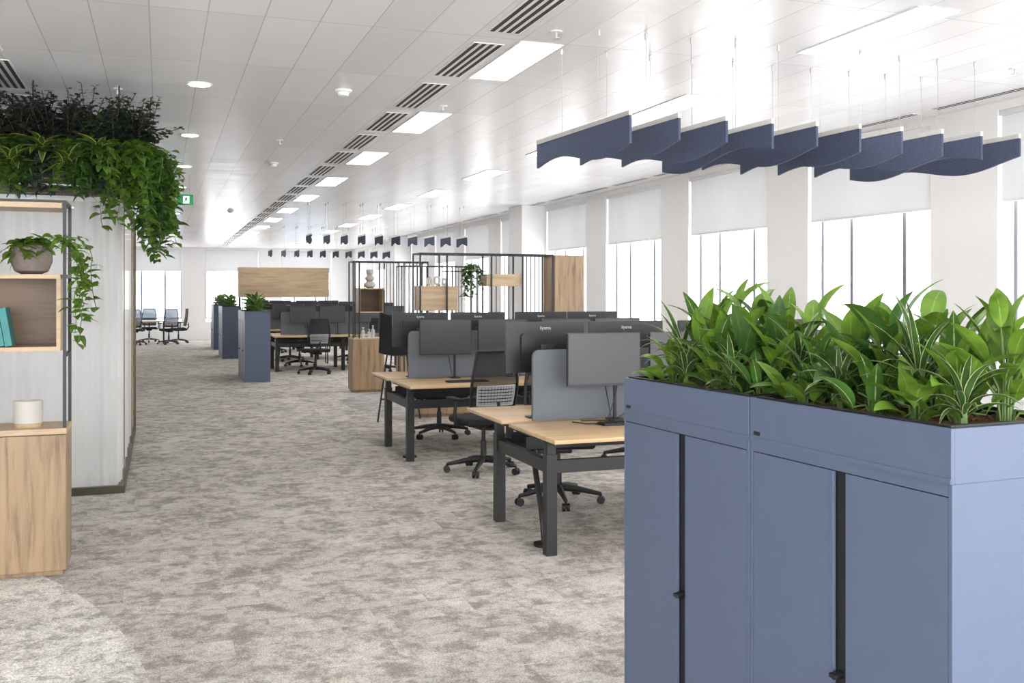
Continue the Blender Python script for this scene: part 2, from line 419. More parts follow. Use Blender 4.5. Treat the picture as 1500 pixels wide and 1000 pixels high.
dup(SM,pix(400,238,HC),0,'round white smoke detector mid way along the ceiling'); dup(SM,pix(338,308,HC),0,'round white smoke detector far along the ceiling')
SP=thing('sprinkler','small sprinkler head above the hanging plants','sprinkler',pix(172,130,HC),0,'ceiling sprinklers')
MB().lathe([(.035,-.006),(.04,0)],seg=20).build('plate','rail_white',SP)
MB().cyl((0,0,-.04),(0,0,-.006),.008).cyl((0,0,-.045),(0,0,-.04),.02).build('nozzle','silver',SP)
for (u,v,l) in ((815,46,'beside the nearest lit panel'),(649,155,'beside the second lit panel'),(1487,100,'at the far right by the windows'),(410,205,'over the aisle further back')):
    dup(SP,pix(u,v,HC),0,'small sprinkler head '+l)
e=thing('exit_sign','green illuminated exit sign with running man hanging over the aisle','exit sign',(.27,14.1,2.87),-.1)
MB().box(-.15,.15,-.012,.012,-.07,.07,.003).build('sign_panel','green_sign',e)
g=MB(); y0,y1=-.0135,-.012
def q(poly): g.prism(poly,'y',y0,y1)
q([(.02,-.05),(.1,-.05),(.1,.05),(.02,.05)])
q([(-.13,-.012),(-.08,-.012),(-.08,-.035),(-.045,0),(-.08,.035),(-.08,.012),(-.13,.012)])
g.build('pictogram','sign_white',e,smooth=False)
g=MB(); y0,y1=-.0145,-.0136
q([(.045,.02),(.06,.032),(.075,.025),(.068,-.005),(.085,-.02),(.078,-.027),(.055,-.008),(.04,-.04),(.03,-.037),(.045,-.003)]); q([(.062,.036),(.072,.036),(.072,.046),(.062,.046)])
g.build('running_man','green_sign',e,smooth=False)
for x in (-.1,.1): MB().cyl((x,0,.07),(x,0,.33),.002,seg=5).build('hanger','cable',e)
# ------------------------------------------------------------ acoustic baffles
def baffle(label,loc,phase,group,rz=0,d0=.2,amp=.045,Lb=1.25):
    r=thing('acoustic_baffle',label,'acoustic baffle',loc,rz,group)
    n=24; t=.008
    dep=lambda s:d0+amp*math.sin(2*PI*s*1.0+phase)
    poly=[(0,-.03),(Lb,-.03)]+[(Lb*(1-k/n),-dep(1-k/n)) for k in range(n+1)]
    MB().prism(poly,'x',-t,t).build('felt_panel','felt',r)
    MB().box(-t-.003,t+.003,-.002,Lb+.002,-.03,0,.002).build('top_rail','silver',r,smooth=False)
    for y in (Lb*.3,Lb*.7):
        c=MB().cyl((0,y,-.001),(0,y,HC-loc[2]-.012),.0016,seg=5).build('suspension_cable','cable',r)
        MB().cyl((0,y,HC-loc[2]-.04),(0,y,HC-loc[2]-.001),.008,seg=8).build('ceiling_anchor','silver',c)
    return r
near_d=[.205,.15,.15,.18,.145,.17,.165,.17,.18,.14]
for i in range(10):
    d=near_d[i]; ph=math.asin(max(-1,min(1,(d-.175)/.05)))
    if i in (3,8): ph=PI-ph
    if i==0: ph=-.1
    baffle('navy felt wave baffle above the nearest desks, %s from the left'%ORD[i].replace('nearest','first'),(2.53+.31*i,5.1-.01*i,2.65),ph,'wave baffles above the nearest desks',math.radians(4.0-.3*i),.178 if i else .195,.042)
for (yy,nm,lb) in ((17.2,'middle',.65),(23.6,'furthest',.8)):
    for i in range(10):
        baffle('navy felt wave baffle in the %s hanging row, %s from the left'%(nm,ORD[i].replace('nearest','first')),(2.45+.31*i,yy,2.65),-.4+i*.25,'wave baffles in the %s row'%nm,0,.16,.025,lb)
# ------------------------------------------------------------ cabinets with planters
CL=.78; CW=.45; CH=1.147; PH=.133
def cabinet(label,loc,rz,group=None):
    r=thing('storage_cabinet',label,'cabinet',loc,rz,group); W=CW;L=CL;H=CH
    b=MB(); b.box(.02,W,.003,L-.003,0,H,.002); b.box(0,.02,0,.012,0,H,.001).box(0,.02,L-.012,L,0,H,.001).box(0,.02,.012,L-.012,H-.03,H).box(0,.02,.012,L-.012,0,.05)
    b.build('body','blue',r,smooth=False)
    MB().box(.010,.0205,L/2-.032,L/2+.032,.05,H-.03).build('handle_recess','blue_dark',r,smooth=False)
    for (a,c) in ((.014,L/2-.028),(L/2+.028,L-.014)):
        MB().box(.001,.019,a,c,.053,H-.033,.0015).build('door','blue',r,smooth=False)
    MB().box(-.002,.008,L/2+.016,L/2+.027,.053,H-.033,.0015).build('handle_strip','blue',r,smooth=False)
    MB().cyl((-.016,L/2,.56),(.011,L/2,.56),.011,seg=16).box(-.022,-.014,L/2-.018,L/2+.012,.554,.566,.002).build('lock','black',r)
    return r
def planter(label,loc,rz,group=None):
    r=thing('planter_box',label,'planter',loc,rz,group); W=CW+.004;L=CL-.002;H=PH
    b=MB(); b.box(-.003,.009,0,L,0,H,.0015).box(W-.012,W,0,L,0,H,.0015).box(.009,W-.012,0,.012,0,H,.0015).box(.009,W-.012,L-.012,L,0,H,.0015).box(.009,W-.012,.012,L-.012,0,.01)
    b.box(-.0055,-.003,.001,L-.001,.0,.014)
    b.build('tray','blue',r,smooth=False)
    l=MB(); z0,z1=.012,H+.006
    l.box(.010,.024,.013,L-.013,z0,z1,.002).box(W-.027,W-.013,.013,L-.013,z0,z1,.002).box(.024,W-.027,.013,.027,z0,z1,.002).box(.024,W-.027,L-.027,L-.013,z0,z1,.002)
    l.build('liner','liner',r,smooth=False)
    random.seed(3)
    so=MB(); so.grid(lambda u,v:(.025+u*(W-.052),.028+v*(L-.056),H-.015+random.uniform(-.012,.012)),26,44); so.build('soil','soil',r)
    MB().box(-.0045,-.003,L-.05,L-.02,.02,.032).build('badge','black',r,smooth=False)
    return r
RZ=math.radians(3.5)
def cabpt(base,rz,lx,ly,z):
    c,s=math.cos(rz),math.sin(rz); return (base[0]+c*lx-s*ly,base[1]+s*lx+c*ly,z)
B0=(1.766,1.859)
cab=cabinet('blue steel storage cabinet nearest the camera',(B0[0],B0[1],0),RZ)
dup(cab,cabpt(B0,RZ,-.002,CL+.002,0),RZ,'blue steel storage cabinet standing just beyond the nearest one')
pl=planter('blue planter trough on top of the nearest cabinet',(B0[0],B0[1],CH),RZ)
dup(pl,cabpt(B0,RZ,-.002,CL+.002,CH),RZ,'blue planter trough on the second foreground cabinet')
def broadplant(name,label,cat,mat,loc,rz,nl=16,ht=.40,ln=.23,wd=.085,group=None,seed=0,up=.5,seg=8,lean=(0,0)):
    random.seed(seed); r=thing(name,label,cat,loc,rz,group)
    lf=Leaves(); st=MB()
    for i in range(nl):
        k=i/nl; az=i*2.4+random.uniform(-.3,.3)
        h=ht*(.12+.62*k)*random.uniform(.7,1.05)-.01
        out=(.02+.05*(1-k))*random.uniform(.6,1.2)
        p0=Vector((math.cos(az)*.012,math.sin(az)*.012,0)); p2=Vector((math.cos(az)*(out)+lean[0]*h,math.sin(az)*(out)+lean[1]*h,h))
        p1=(p0+p2)/2+Vector((-math.cos(az)*.012,-math.sin(az)*.012,.02))
        st.tube([p0,p1,p2],[.004,.0032,.0025],5)
        l=ln*random.uniform(.7,1.15); el=up+.6*k+random.uniform(-.25,.25)
        lf.leaf(p2,az+random.uniform(-.35,.35),el,l,wd*random.uniform(.8,1.15)*(l/ln)**.5,random.uniform(.4,1.5),.3,seg,'lance',random.uniform(-.5,.5))
    st.build('stems','stem',r); lf.build('leaves',mat,r); return r
def strapplant(name,label,cat,mat,loc,rz,nl=26,ln=.34,wd=.03,group=None,seed=0,seg=9,stem=.05,bd=(.9,2.0),e0=.7):
    random.seed(seed); r=thing(name,label,cat,loc,rz,group)
    MB().tube([(0,0,0),(.002,0,stem*.5),(0,0,stem+.06)],[.012,.011,.006],7).build('stems','stem',r)
    lf=Leaves()
    for i in range(nl):
        k=i/nl; az=i*2.4+random.uniform(-.2,.2)
        lf.leaf((math.cos(az)*.008,math.sin(az)*.008,stem+.06*k),az,e0+.7*k+random.uniform(-.12,.12),ln*random.uniform(.75,1.1),wd*random.uniform(.85,1.15),random.uniform(*bd)*(1.1-.4*k),.35,seg,'strap',random.uniform(-.2,.2))
    lf.build('leaves',mat,r); return r
SOIL=CH+PH-.022
random.seed(21)
rows=[(.115,'sbcsb'),(.19,'cbsbm'),(.27,'mbbcs'),(.35,'bbmbb')]
n=0
for ci in range(2):
    for ri,(lx,kinds) in enumerate(rows):
        for j in range(5):
            ly=ci*CL+.09+.14*j+(.05 if ri%2 else 0)+random.uniform(-.02,.02)
            kd=kinds[(j+ri+ci*2)%5]
            loc=cabpt(B0,RZ,lx+random.uniform(-.012,.012),ly,SOIL)
            row=['aisle-side row','second row','third row','window-side row'][ri]
            where=', %s planter, %s in the %s'%('nearest' if ci==0 else 'second',ORD[j].replace('nearest','first'),row)
            n+=1
            hs=random.uniform(.8,1.15)
            if ri==0: ht,ln=.15*hs,.125
            elif ri==1: ht,ln=.27*hs,.155
            else: ht,ln=.37*hs,.175
            if kd=='b': broadplant('broad_leaf_plant','bright green broad-leaved plant'+where,'plant','leaf_broad',loc,n*1.1,14,ht,ln,.060,seed=n,up=.75)
            elif kd=='m': broadplant('broad_leaf_plant','deep green broad-leaved plant'+where,'plant','leaf_mid',loc,n*1.3,14,ht*.95,ln,.060,seed=n,up=.7)
            elif kd=='c': broadplant('broad_leaf_plant','plant with pale-centred leaves'+where,'plant','leaf_core',loc,n*.7,13,ht*.95,ln*1.05,.044,seed=n,up=.75)
            else: strapplant('striped_leaf_plant','white-edged strap-leaved plant'+where,'plant','leaf_stripe',loc,n,18,.16 if ri==0 else .24,.022,seed=n,stem=.03 if ri==0 else .07)
fi=0
for gi,y in enumerate((18.4,25.3,29.5)):
    gn=['nearest','middle','furthest'][gi]
    for k in range(2):
        yy=y+(CL+.002)*k
        dup(cab,(1.43,yy,0),0,'%s blue cabinet of the %s distant pair along the aisle'%(['first','second'][k],gn))
        dup(pl,(1.43,yy,CH),0,'blue planter trough on the %s cabinet of the %s distant pair'%(['first','second'][k],gn))
        for j in range(3):
            fi+=1
            broadplant('broad_leaf_plant','%s leafy plant in the planter on the %s cabinet, %s distant pair'%(['first','second','third'][j],['first','second'][k],gn),'plant','leaf_mid' if j%2 else 'leaf_vine',(1.43+.23,yy+.13+.26*j,SOIL),fi,30,.36,.20,.055,seed=50+fi,up=.3,seg=4)
# ------------------------------------------------------------ desks
def bench(label,loc):
    r=thing('bench_desk',label,'desk',loc); L=1.4
    for j,(a,b) in enumerate(((0,.83),(.97,1.8))):
        for i in range(2):
            MB().box(i*L+.002,(i+1)*L-.002,a,b,.705,.73,.003).build('tabletop','top',r)
    for x in (.05,1.4,2.75):
        for y in (.2,1.16):
            MB().box(x-.035,x+.035,y-.035,y+.035,.0,.62,.003).box(x-.028,x+.028,y-.028,y+.028,.62,.69).build('leg','black',r,smooth=False)
        MB().box(x-.025,x+.025,.235,1.125,.5,.58,.003).build('side_beam','black',r,smooth=False)
        MB().box(x-.03,x+.03,.04,.82,.69,.705).box(x-.03,x+.03,.98,1.76,.69,.705).build('top_bracket','black',r,smooth=False)
    MB().box(.085,1.365,.18,.22,.5,.58,.003).box(1.435,2.715,.18,.22,.5,.58,.003).build('crossbeam','black',r,smooth=False)
    MB().box(.085,1.365,1.14,1.18,.5,.58,.003).box(1.435,2.715,1.14,1.18,.5,.58,.003).build('crossbeam','black',r,smooth=False)
    t=MB(); t.box(.1,2.7,.75,1.05,.56,.57).box(.1,2.7,.75,.76,.57,.64).box(.1,2.7,1.04,1.05,.57,.64); t.build('cable_tray','black',r,smooth=False)
    for i in range(2):
        MB().prism(rrect(.2+i*1.22,1.4+i*1.22-.0,.732,1.215,.05,6,(1,1,0,0)),'y',.885,.915).build('privacy_screen','fabric',r)
    MB().tube([(.16,.78,.56),(.15,.7,.4),(.11,.5,.22),(.10,.44,.12),(.10,.42,.02)],.02,8).cyl((.10,.42,.0),(.10,.42,.018),.07,seg=20).build('cable_riser','black',r)
    return r
BY=[5.44,9.05,20.5,24.1,27.7]
bn=['nearest bench','second bench','third bench','fourth bench','furthest bench']
b0=bench('light wood bench desk on black legs nearest the camera',(2.2,BY[0],0))
for k in range(1,5): dup(b0,(2.2,BY[k],0),0,'light wood bench desk on black legs, %s going back from the foreground one'%ORD[k])
cu=bpy.data.curves.new('lettering','FONT'); cu.body='iiyama'; cu.size=.034; cu.align_x='CENTER'; cu.extrude=.0006; cu.offset=.0003
to=bpy.data.objects.new('tmp',cu); COL.objects.link(to)
bpy.context.view_layer.update()
tme=bpy.data.meshes.new_from_object(to.evaluated_get(bpy.context.evaluated_depsgraph_get())); tme.name='lettering'
bpy.data.objects.remove(to); tme.materials.clear(); tme.materials.append(M['letter'])
def monitor(label,loc,rz,z0=.245,w_=.27,h=.36):
    r=thing('monitor',label,'monitor',loc,rz,'monitors on the bench desks'); z1=z0+h
    MB().prism(rrect(-w_,w_,z0,z1,.008,3),'y',0,.022).build('shell','mon',r)
    MB().prism(rrect(-.19,.19,z0+.03,z1-.08,.03,4),'y',.022,.045).build('rear_housing','mon',r)
    MB().box(-w_+.006,w_-.006,-.002,.0005,z0+.016,z1-.006).build('display','screen',r,smooth=False)
    st=MB(); st.box(-.05,.05,.045,.06,z0+.1,z0+.2,.004).tube([(0,.06,z0+.15),(.07,.085,z0+.15),(.12,.09,z0+.12),(.12,.09,0)],.013,10)
    st.build('stand_post','black',r)
    MB().box(.07,.17,.05,.15,0,.012,.005).build('stand_base','black',r)
    t=bpy.data.objects.new('lettering',tme); COL.objects.link(t); t.parent=r; t.location=(0,.0226,z1-.055); t.rotation_euler=(PI/2,0,PI)
    MB().tube([(.03,.045,z0+.09),(.05,.1,z0),(.08,.1,.1),(.09,.08,.012)],.004,6).build('cable','black',r)
    return r
mx=[.64,1.26,1.97,2.57]
mxb=[.39,1.03,1.76,2.38]
pos_w=['first','second','third','fourth']
mon=None; monb=None
for k,y in enumerate(BY):
    for i,x in enumerate(mx):
        x2=x-(.1 if k==1 else 0); l=(2.2+x2,y+.68,.73); lab='black monitor facing the camera, %s from the aisle on the %s'%(pos_w[i],bn[k])
        if mon is None: mon=monitor(lab,l,0)
        else: dup(mon,l,random.uniform(-.05,.05),lab)
    for i,x in enumerate(mxb):
        l=(2.2+x,y+1.16,.73); lab='black monitor seen from behind, %s from the aisle on the %s'%(pos_w[i],bn[k])
        if monb is None: monb=monitor(lab,l,PI,.31,.30,.36)
        else: dup(monb,l,PI+random.uniform(-.05,.05),lab)
kb=thing('keyboard','slim black keyboard on the nearest desk below the monitor','keyboard',(2.95,5.98,.73),.05,'black keyboards')
MB().box(-.21,.21,-.06,.06,0,.014,.004).build('keyboard_case','blackplastic',kb)
kk=MB()
for a in range(14):
    for b in range(5): kk.box(-.2+a*.0286,-.2+a*.0286+.024,-.052+b*.021,-.052+b*.021+.017,.013,.019)
kk.build('keys','blackplastic',kb,smooth=False)
dup(kb,(2.85,9.35,.73),0,'slim black keyboard on the second bench near the aisle')
ms=thing('computer_mouse','black computer mouse beside the nearest keyboard','mouse',(3.25,5.98,.73))
MB().lathe([(.03,0),(.032,.012),(.024,.028),(.006,.034)],seg=20).build('mouse_body','blackplastic',ms).scale=(1,1.6,1)
MB().box(-.003,.003,.015,.03,.028,.034,.001).build('scroll_wheel','lumbar',ms)
tag(MB().tube([(2.62,6.16,.735),(2.66,6.04,.737),(2.72,6.0,.737),(2.80,6.03,.737),(2.86,6.1,.76),(2.93,6.14,.9),(2.96,6.17,.98)],.004,6).build('cable','black'),'thin black cable looping on the nearest desk up to the monitor','cable')
tag(MB().tube([(2.70,6.2,.735),(2.80,6.17,.737),(2.90,6.1,.74),(3.02,6.12,.80),(3.08,6.18,.93)],.004,6).build('cable','black'),'black cable rising at the right of the nearest desk monitor','cable')
# ------------------------------------------------------------ office chair
def office_chair(label,loc,rz):
    r=thing('office_chair',label,'office chair',loc,rz,'black mesh office chairs')
    for k in range(5):
        a=k*2*PI/5+.3; c,s=math.cos(a),math.sin(a)
        l=MB().tube([(c*.03,s*.03,.115),(c*.16,s*.16,.105),(c*.33,s*.33,.075)],[.03,.024,.015],8).build('base_leg','blackplastic',r)
        cs=MB(); ax=Vector((-s,c,0)); p=Vector((c*.33,s*.33,.03))
        cs.cyl(p+ax*.008,p+ax*.026,.03,seg=16); cs.cyl(p-ax*.026,p-ax*.008,.03,seg=16); cs.cyl(p-ax*.01+Vector((0,0,.01)),p+ax*.01+Vector((0,0,.01)),.018); cs.cyl(p,p+Vector((0,0,.05)),.008)
        cs.build('caster','blackplastic',l)
    MB().lathe([(.04,.085),(.042,.13),(.028,.14),(.026,.28),(.018,.285),(.018,.40)],seg=16).build('gas_lift','black',r)
    MB().box(-.09,.09,-.16,.12,.39,.435,.015).build('seat_mechanism','blackplastic',r)
    se=MB(); se.box(-.245,.245,-.22,.25,.435,.50,.03,seg=4); se.build('seat','seatfab',r)
    Z0,Z1=.56,1.10
    def P(u,v):
        z=Z0+(Z1-Z0)*v; hw=.205+.025*math.sin(PI*min(1,v*1.1))-.02*v
        y=-.235-.04*math.sin(PI*v*.9)-.06*v**2 +.05*(2*u-1)**2
        return ((2*u-1)*hw,y,z)
    MB().grid(P,14,18).build('mesh_back','mesh',r)
    loop=[P(u/10,0) for u in range(0,11)]+[P(1,v/14) for v in range(1,14)]+[P(1-u/10,1) for u in range(0,11)]+[P(0,1-v/14) for v in range(1,14)]
    MB().tube(loop,.013,8,closed=True).build('back_frame','blackplastic',r)
    lb=MB()
    for j in range(6):
        v0=.13+j*.05
        for i in range(12):
            u0=.12+i*.0645
            pts=[Vector(P(u0,v0)),Vector(P(u0+.05,v0)),Vector(P(u0+.05,v0+.035)),Vector(P(u0,v0+.035))]
            vs=[lb.bm.verts.new(p+Vector((0,-.014,0))) for p in pts]; vs2=[lb.bm.verts.new(p+Vector((0,-.022,0))) for p in pts]
            lb.bm.faces.new(vs2); lb.bm.faces.new(vs[::-1])
            for e_ in range(4): lb.bm.faces.new((vs[e_],vs[(e_+1)%4],vs2[(e_+1)%4],vs2[e_]))
    for v0 in (.115,.43):
        lb.tube([Vector(P(.1+.08*i,v0))+Vector((0,-.018,0)) for i in range(11)],.008,6)
    for u0 in (.1,.9): lb.tube([Vector(P(u0,.115+.063*i))+Vector((0,-.018,0)) for i in range(6)],.008,6)
    lb.build('lumbar_support','lumbar',r,smooth=False)
    MB().tube([(0,-.14,.41),(0,-.26,.43),(0,-.32,.52),(0,-.315,.66)],[.025,.025,.02,.014],8).tube([(-.2,-.235,.60),(0,-.315,.58),(.2,-.235,.60)],.012,8).build('back_support','blackplastic',r)
    for s in (-1,1):
        ar=MB().tube([(s*.2,-.02,.43),(s*.285,-.02,.45),(s*.29,-.02,.52),(s*.285,-.03,.655)],[.018,.018,.016,.014],8).build('armrest','blackplastic',r)
        MB().box(s*.285-.04,s*.285+.04,-.13,.11,.655,.68,.011,seg=3).build('arm_pad','seatfab',ar)
    return r
ch=office_chair('black mesh office chair with grey lumbar panel behind the nearest bench',(2.74,8.48,0),.12)
for (x,y,rz,l) in (
 (2.88,7.05,PI-.2,'black mesh office chair tucked under the far side of the nearest bench'),
 (4.3,7.35,PI+.2,'black mesh office chair at the window end of the nearest bench far side'),
 (4.3,8.5,-.2,'black mesh office chair at the window end of the second bench near side'),
 (2.95,10.75,PI+.3,'black mesh office chair tucked under the far side of the second bench'),
 (4.35,10.95,PI,'black mesh office chair at the window end of the second bench far side'),
 (2.92,19.95,.15,'black mesh office chair by the third bench beside the distant blue cabinet'),
 (4.3,20.1,-.3,'black mesh office chair at the window end of the third bench near side'),
 (2.9,22.2,PI,'black mesh office chair tucked under the far side of the third bench'),
 (4.3,22.3,PI+.3,'black mesh office chair at the window end of the third bench far side'),
 (2.9,23.9,0,'black mesh office chair at the aisle end of the fourth bench near side'),
 (4.3,23.8,.3,'black mesh office chair at the window end of the fourth bench near side'),
 (2.9,27.4,0,'black mesh office chair at the aisle end of the furthest bench'),
 (-.35,34.7,PI,'black office chair behind the far meeting table'),
 (.55,33.9,PI/2+.1,'black office chair at the right end of the far meeting table'),
 (.25,33.05,.3,'black office chair in front of the far meeting table, right one'),
 (-.75,33.0,-.1,'black office chair in front of the far meeting table, left one')):
    dup(ch,(x,y,0),rz,l)
mt=thing('meeting_table','light wood meeting table with black legs by the far windows','table',(-.4,33.9,0))
MB().prism(rrect(-.75,.6,-.4,.4,.1),'z',.705,.73).build('tabletop','top',mt)
for x in (-.65,.5):
    for y in (-.3,.3): MB().box(x-.025,x+.025,y-.025,y+.025,0,.705,.003).build('leg','black',mt,smooth=False)
bs=thing('bar_stool','black moulded bar stool on slim legs behind the second bench','bar stool',(2.84,12.25,0),-.5)
def SH(u,v):
    x=(2*u-1)
    if v<.5:
        t=v/.5; return (x*.21,.2-.38*t,.84+.03*x*x-.02*math.sin(PI*t))
    t=(v-.5)/.5; return (x*(.21-.03*t),-.18-.09*t+.07*x*x*t,.84+.03*x*x+.5*t)
MB().grid(SH,12,20).build('seat_shell','blackplastic',bs,solid=.018)
for (x,y) in ((-1,-1),(1,-1),(1,1),(-1,1)):
    MB().cyl((x*.22,y*.2,0),(x*.13,y*.1,.83),.011,seg=8).build('leg','black',bs)
f=[(-.19,-.165,.28),(.19,-.165,.28),(.19,.165,.28),(-.19,.165,.28)]
MB().tube(f,.008,6,closed=True).build('foot_ring','black',bs)
# ------------------------------------------------------------ open shelving dividers
def shelfunit(name,label,loc,posts,D,Hh,base=None,z_base=.85,rodsp=(),boxes=(),panel=None):
    r=thing(name,label,'shelving',loc)
    x1=max(posts)
    if base:
        for i,(a,b) in enumerate(base):
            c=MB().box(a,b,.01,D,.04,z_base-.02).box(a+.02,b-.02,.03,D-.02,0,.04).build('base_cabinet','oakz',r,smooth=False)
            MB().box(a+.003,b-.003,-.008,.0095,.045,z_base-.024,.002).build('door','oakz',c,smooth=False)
        MB().box(base[0][0],base[-1][1],-.008,D,z_base-.02,z_base,.002).build('base_top','oakx',r,smooth=False)
    fr=MB(); w_=.010
    for x in posts:
        for y in (w_,D-w_): fr.box(x-w_,x+w_,y-w_,y+w_,z_base if (base and x<=base[-1][1]+.02) else 0,Hh)
        fr.box(x-w_,x+w_,2*w_,D-2*w_,Hh-2*w_,Hh)
    for y in (w_,D-w_): fr.box(min(posts),x1,y-w_,y+w_,Hh-2*w_,Hh)
    fr.build('metal_frame','black',r,smooth=False)
    for (a,b) in rodsp:
        n=int((b-a)/.055); m=MB()
        for i in range(1,n): m.box(a+(b-a)*i/n-.005,a+(b-a)*i/n+.005,D/2-.005,D/2+.005,z_base,Hh-.024)
        m.box(a,b,D/2-.01,D/2+.01,z_base,z_base+.015)
        m.build('rod_screen','black',r,smooth=False)
    for (a,b,z0,z1,back) in boxes:
        t=.018; m=MB(); m.box(a,b,.03,D-.03,z0,z0+t).box(a,b,.03,D-.03,z1-t,z1).box(a,a+t,.03,D-.03,z0+t,z1-t).box(b-t,b,.03,D-.03,z0+t,z1-t)
        bx=m.build('shelf_box','oakx',r,smooth=False)
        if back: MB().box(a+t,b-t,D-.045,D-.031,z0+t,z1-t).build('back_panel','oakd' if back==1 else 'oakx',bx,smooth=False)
        if back==2: MB().box(a+t,b-t,.031,.045,z0+t,z1-t).build('front_panel','oakx',bx,smooth=False)
    if panel:
        a,b=panel; c=MB().box(a,b,.0,D,0,Hh-.01,.002).build('tall_cabinet','oakz',r,smooth=False)
        MB().box(a+.004,b-.004,-.016,-.001,.05,Hh-.015,.002).build('door','oakz',c,smooth=False)
    return r
shelfunit('shelving_divider','black rod-screen shelving divider with wood cabinet behind the second bench',(3.14,12.4,0),[.012,.37,.98,1.42,1.85],.4,2.13,[(0,.62),(.62,1.24),(1.24,1.85)],.85,((1.43,1.84),(.99,1.41)),((.03,.52,1.38,1.70,2),(.92,1.41,1.70,1.86,2)),(1.87,2.30))
shelfunit('shelving_divider','open black frame shelving with wood cabinet in the middle of the office',(2.92,15.9,0),[.012,.11,.52,.85,1.25],.4,2.13,[(0,.52)],.88,((.54,.84),(.86,1.24)),((.115,.515,1.29,1.69,1),))
bxr=thing('shelving_divider','long pale wood box raised on slim black posts behind the third bench','shelving',(1.64,22.75,0))
MB().box(0,2.0,.0,.36,1.52,2.19,.003).build('wood_box','oakx',bxr,smooth=False)
for x in (.03,1.97):
    MB().box(x-.012,x+.012,.02,.044,0,1.519).box(x-.012,x+.012,.316,.34,0,1.519).box(x-.012,x+.012,.044,.316,.0,.02).build('post_frame','black',bxr,smooth=False)
shelfunit('shelving_divider','black rod-screen shelving near the windows in the far half',(4.25,18.2,0),[.012,.5,1.0,1.5],.4,2.13,[(0,.5),(.5,1.0),(1.0,1.5)],.85,((.02,.49),(1.01,1.49),),())
v=thing('stacked_vase','white stacked-pebble vase on the open shelf box','vase',(3.24,16.1,1.69))
MB().lathe([(.05,0),(.095,.03),(.1,.06),(.07,.1),(.04,.11),(.075,.14),(.08,.17),(.05,.205),(.035,.215),(.06,.24),(.065,.27),(.05,.30)],seg=24).build('vase_body','ceramic',v)
MB().lathe([(.052,.295),(.055,.305),(.04,.305)],seg=24).build('rim','ceramic',v)
for i,(x,rr) in enumerate(((3.32,.04),(3.43,.05),(3.53,.035))):
    o=thing('ring_ornament','%s white ring-shaped ornament on the wood cube'%['left','middle','right'][i],'ornament',(x,12.6,1.702),0,'ring ornaments')
    MB().tube([(rr*.7*math.cos(a*PI/10),0,rr+.022+rr*math.sin(a*PI/10)) for a in range(20)],.016,8,closed=True).build('ring','ceramic',o)
    MB().lathe([(.025,0),(.02,.01)],seg=16).build('foot','ceramic',o)
for i,(x,h) in enumerate(((3.12,.17),(3.22,.14),(3.28,.2))):
    o=thing('glass_bottle','%s clear glass bottle on the low wood cabinet'%['left','middle','right'][i],'bottle',(x,16.05,.88),0,'bottles on the low cabinet')
    MB().lathe([(.032,0),(.034,h*.6),(.014,h*.75),(.014,h*.93)],seg=16).build('bottle_body','jar',o)
    MB().lathe([(.016,h*.93),(.016,h)],seg=12).build('stopper','ceramic',o)
def vineplant(name,label,loc,nv,length,spread,mat,seed,dirs=None,lw=.05,pot=None,group=None,step=.035,drop=.06,sz=(.05,.05)):
    random.seed(seed); r=thing(name,label,'plant',loc,0,group)
    st=MB(); lf=Leaves()
    for k in range(nv):
        az=random.uniform(0,2*PI) if dirs is None else random.uniform(*dirs)
        L=length*random.uniform(.35,1.05); p=Vector((random.uniform(-sz[0],sz[0]),random.uniform(-sz[1],sz[1]),random.uniform(-.02,.03)))
        out=spread*random.uniform(.5,1.1); pts=[p.copy()]; n=max(6,int(L/step))
        for i in range(n):
            t=i/n
            if t*L<out+drop: d=Vector((math.cos(az),math.sin(az),.6-1.8*min(1,t*L/(out+.001))))
            else: d=Vector((random.uniform(-.35,.35),random.uniform(-.35,.35),-1))
            d.normalize(); p=p+d*(L/n); pts.append(p.copy())
            for _ in range(2):
                lf.leaf(p,random.uniform(0,2*PI),random.uniform(-.6,.6),lw*random.uniform(.7,1.6),lw*random.uniform(.5,.9),random.uniform(.3,1.3),.15,4,'heart',random.uniform(-.5,.5))
        st.tube(pts,.0022,4)
    st.build('stems','stem',r); lf.build('leaves',mat,r)
    return r
vineplant('trailing_plant','green trailing plant hanging in the divider behind the second bench',(3.92,12.6,1.95),14,.6,.08,'leaf_mid',5,lw=.055)
p_=thing('plant_shelf','small black shelf carrying the trailing plant inside the divider','shelf',(3.92,12.6,1.90)); MB().box(-.39,.19,-.1,.1,-.01,0,.002).build('shelf_plate','black',p_,smooth=False)
MB().lathe([(.05,0),(.06,.04)],seg=14).build('saucer','ceramic',p_)
# ------------------------------------------------------------ left shelf unit
sh=thing('shelving_unit','oak and black metal shelving unit at the left edge','shelving',(-1.72,6.14,0))
W=1.216; D=.36
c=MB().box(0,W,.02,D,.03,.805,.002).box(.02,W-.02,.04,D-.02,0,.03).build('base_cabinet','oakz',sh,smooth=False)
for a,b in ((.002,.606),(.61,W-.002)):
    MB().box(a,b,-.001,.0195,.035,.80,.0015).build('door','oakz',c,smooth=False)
MB().box(-.002,W+.002,-.004,D+.002,.806,.838,.002).build('base_top','oakx',sh,smooth=False)
w_=.009; fr=MB()
for x in (w_,W-w_):
    for y in (w_,D-w_): fr.box(x-w_,x+w_,y-w_,y+w_,.838,2.13)
    for z in (1.25,1.70,2.12): fr.box(x-w_,x+w_,2*w_,D-2*w_,z-w_,z+w_)
for z in (2.12,): fr.box(2*w_,W-2*w_,D-2*w_,D,z-w_,z+w_).box(2*w_,W-2*w_,0,2*w_,2.118,2.13)
fr.build('metal_frame','black',sh,smooth=False)
MB().box(.0,W-.022,.004,D-.024,2.085,2.116,.002).build('top_shelf','oakx',sh,smooth=False)
a,b=.1,W-.03
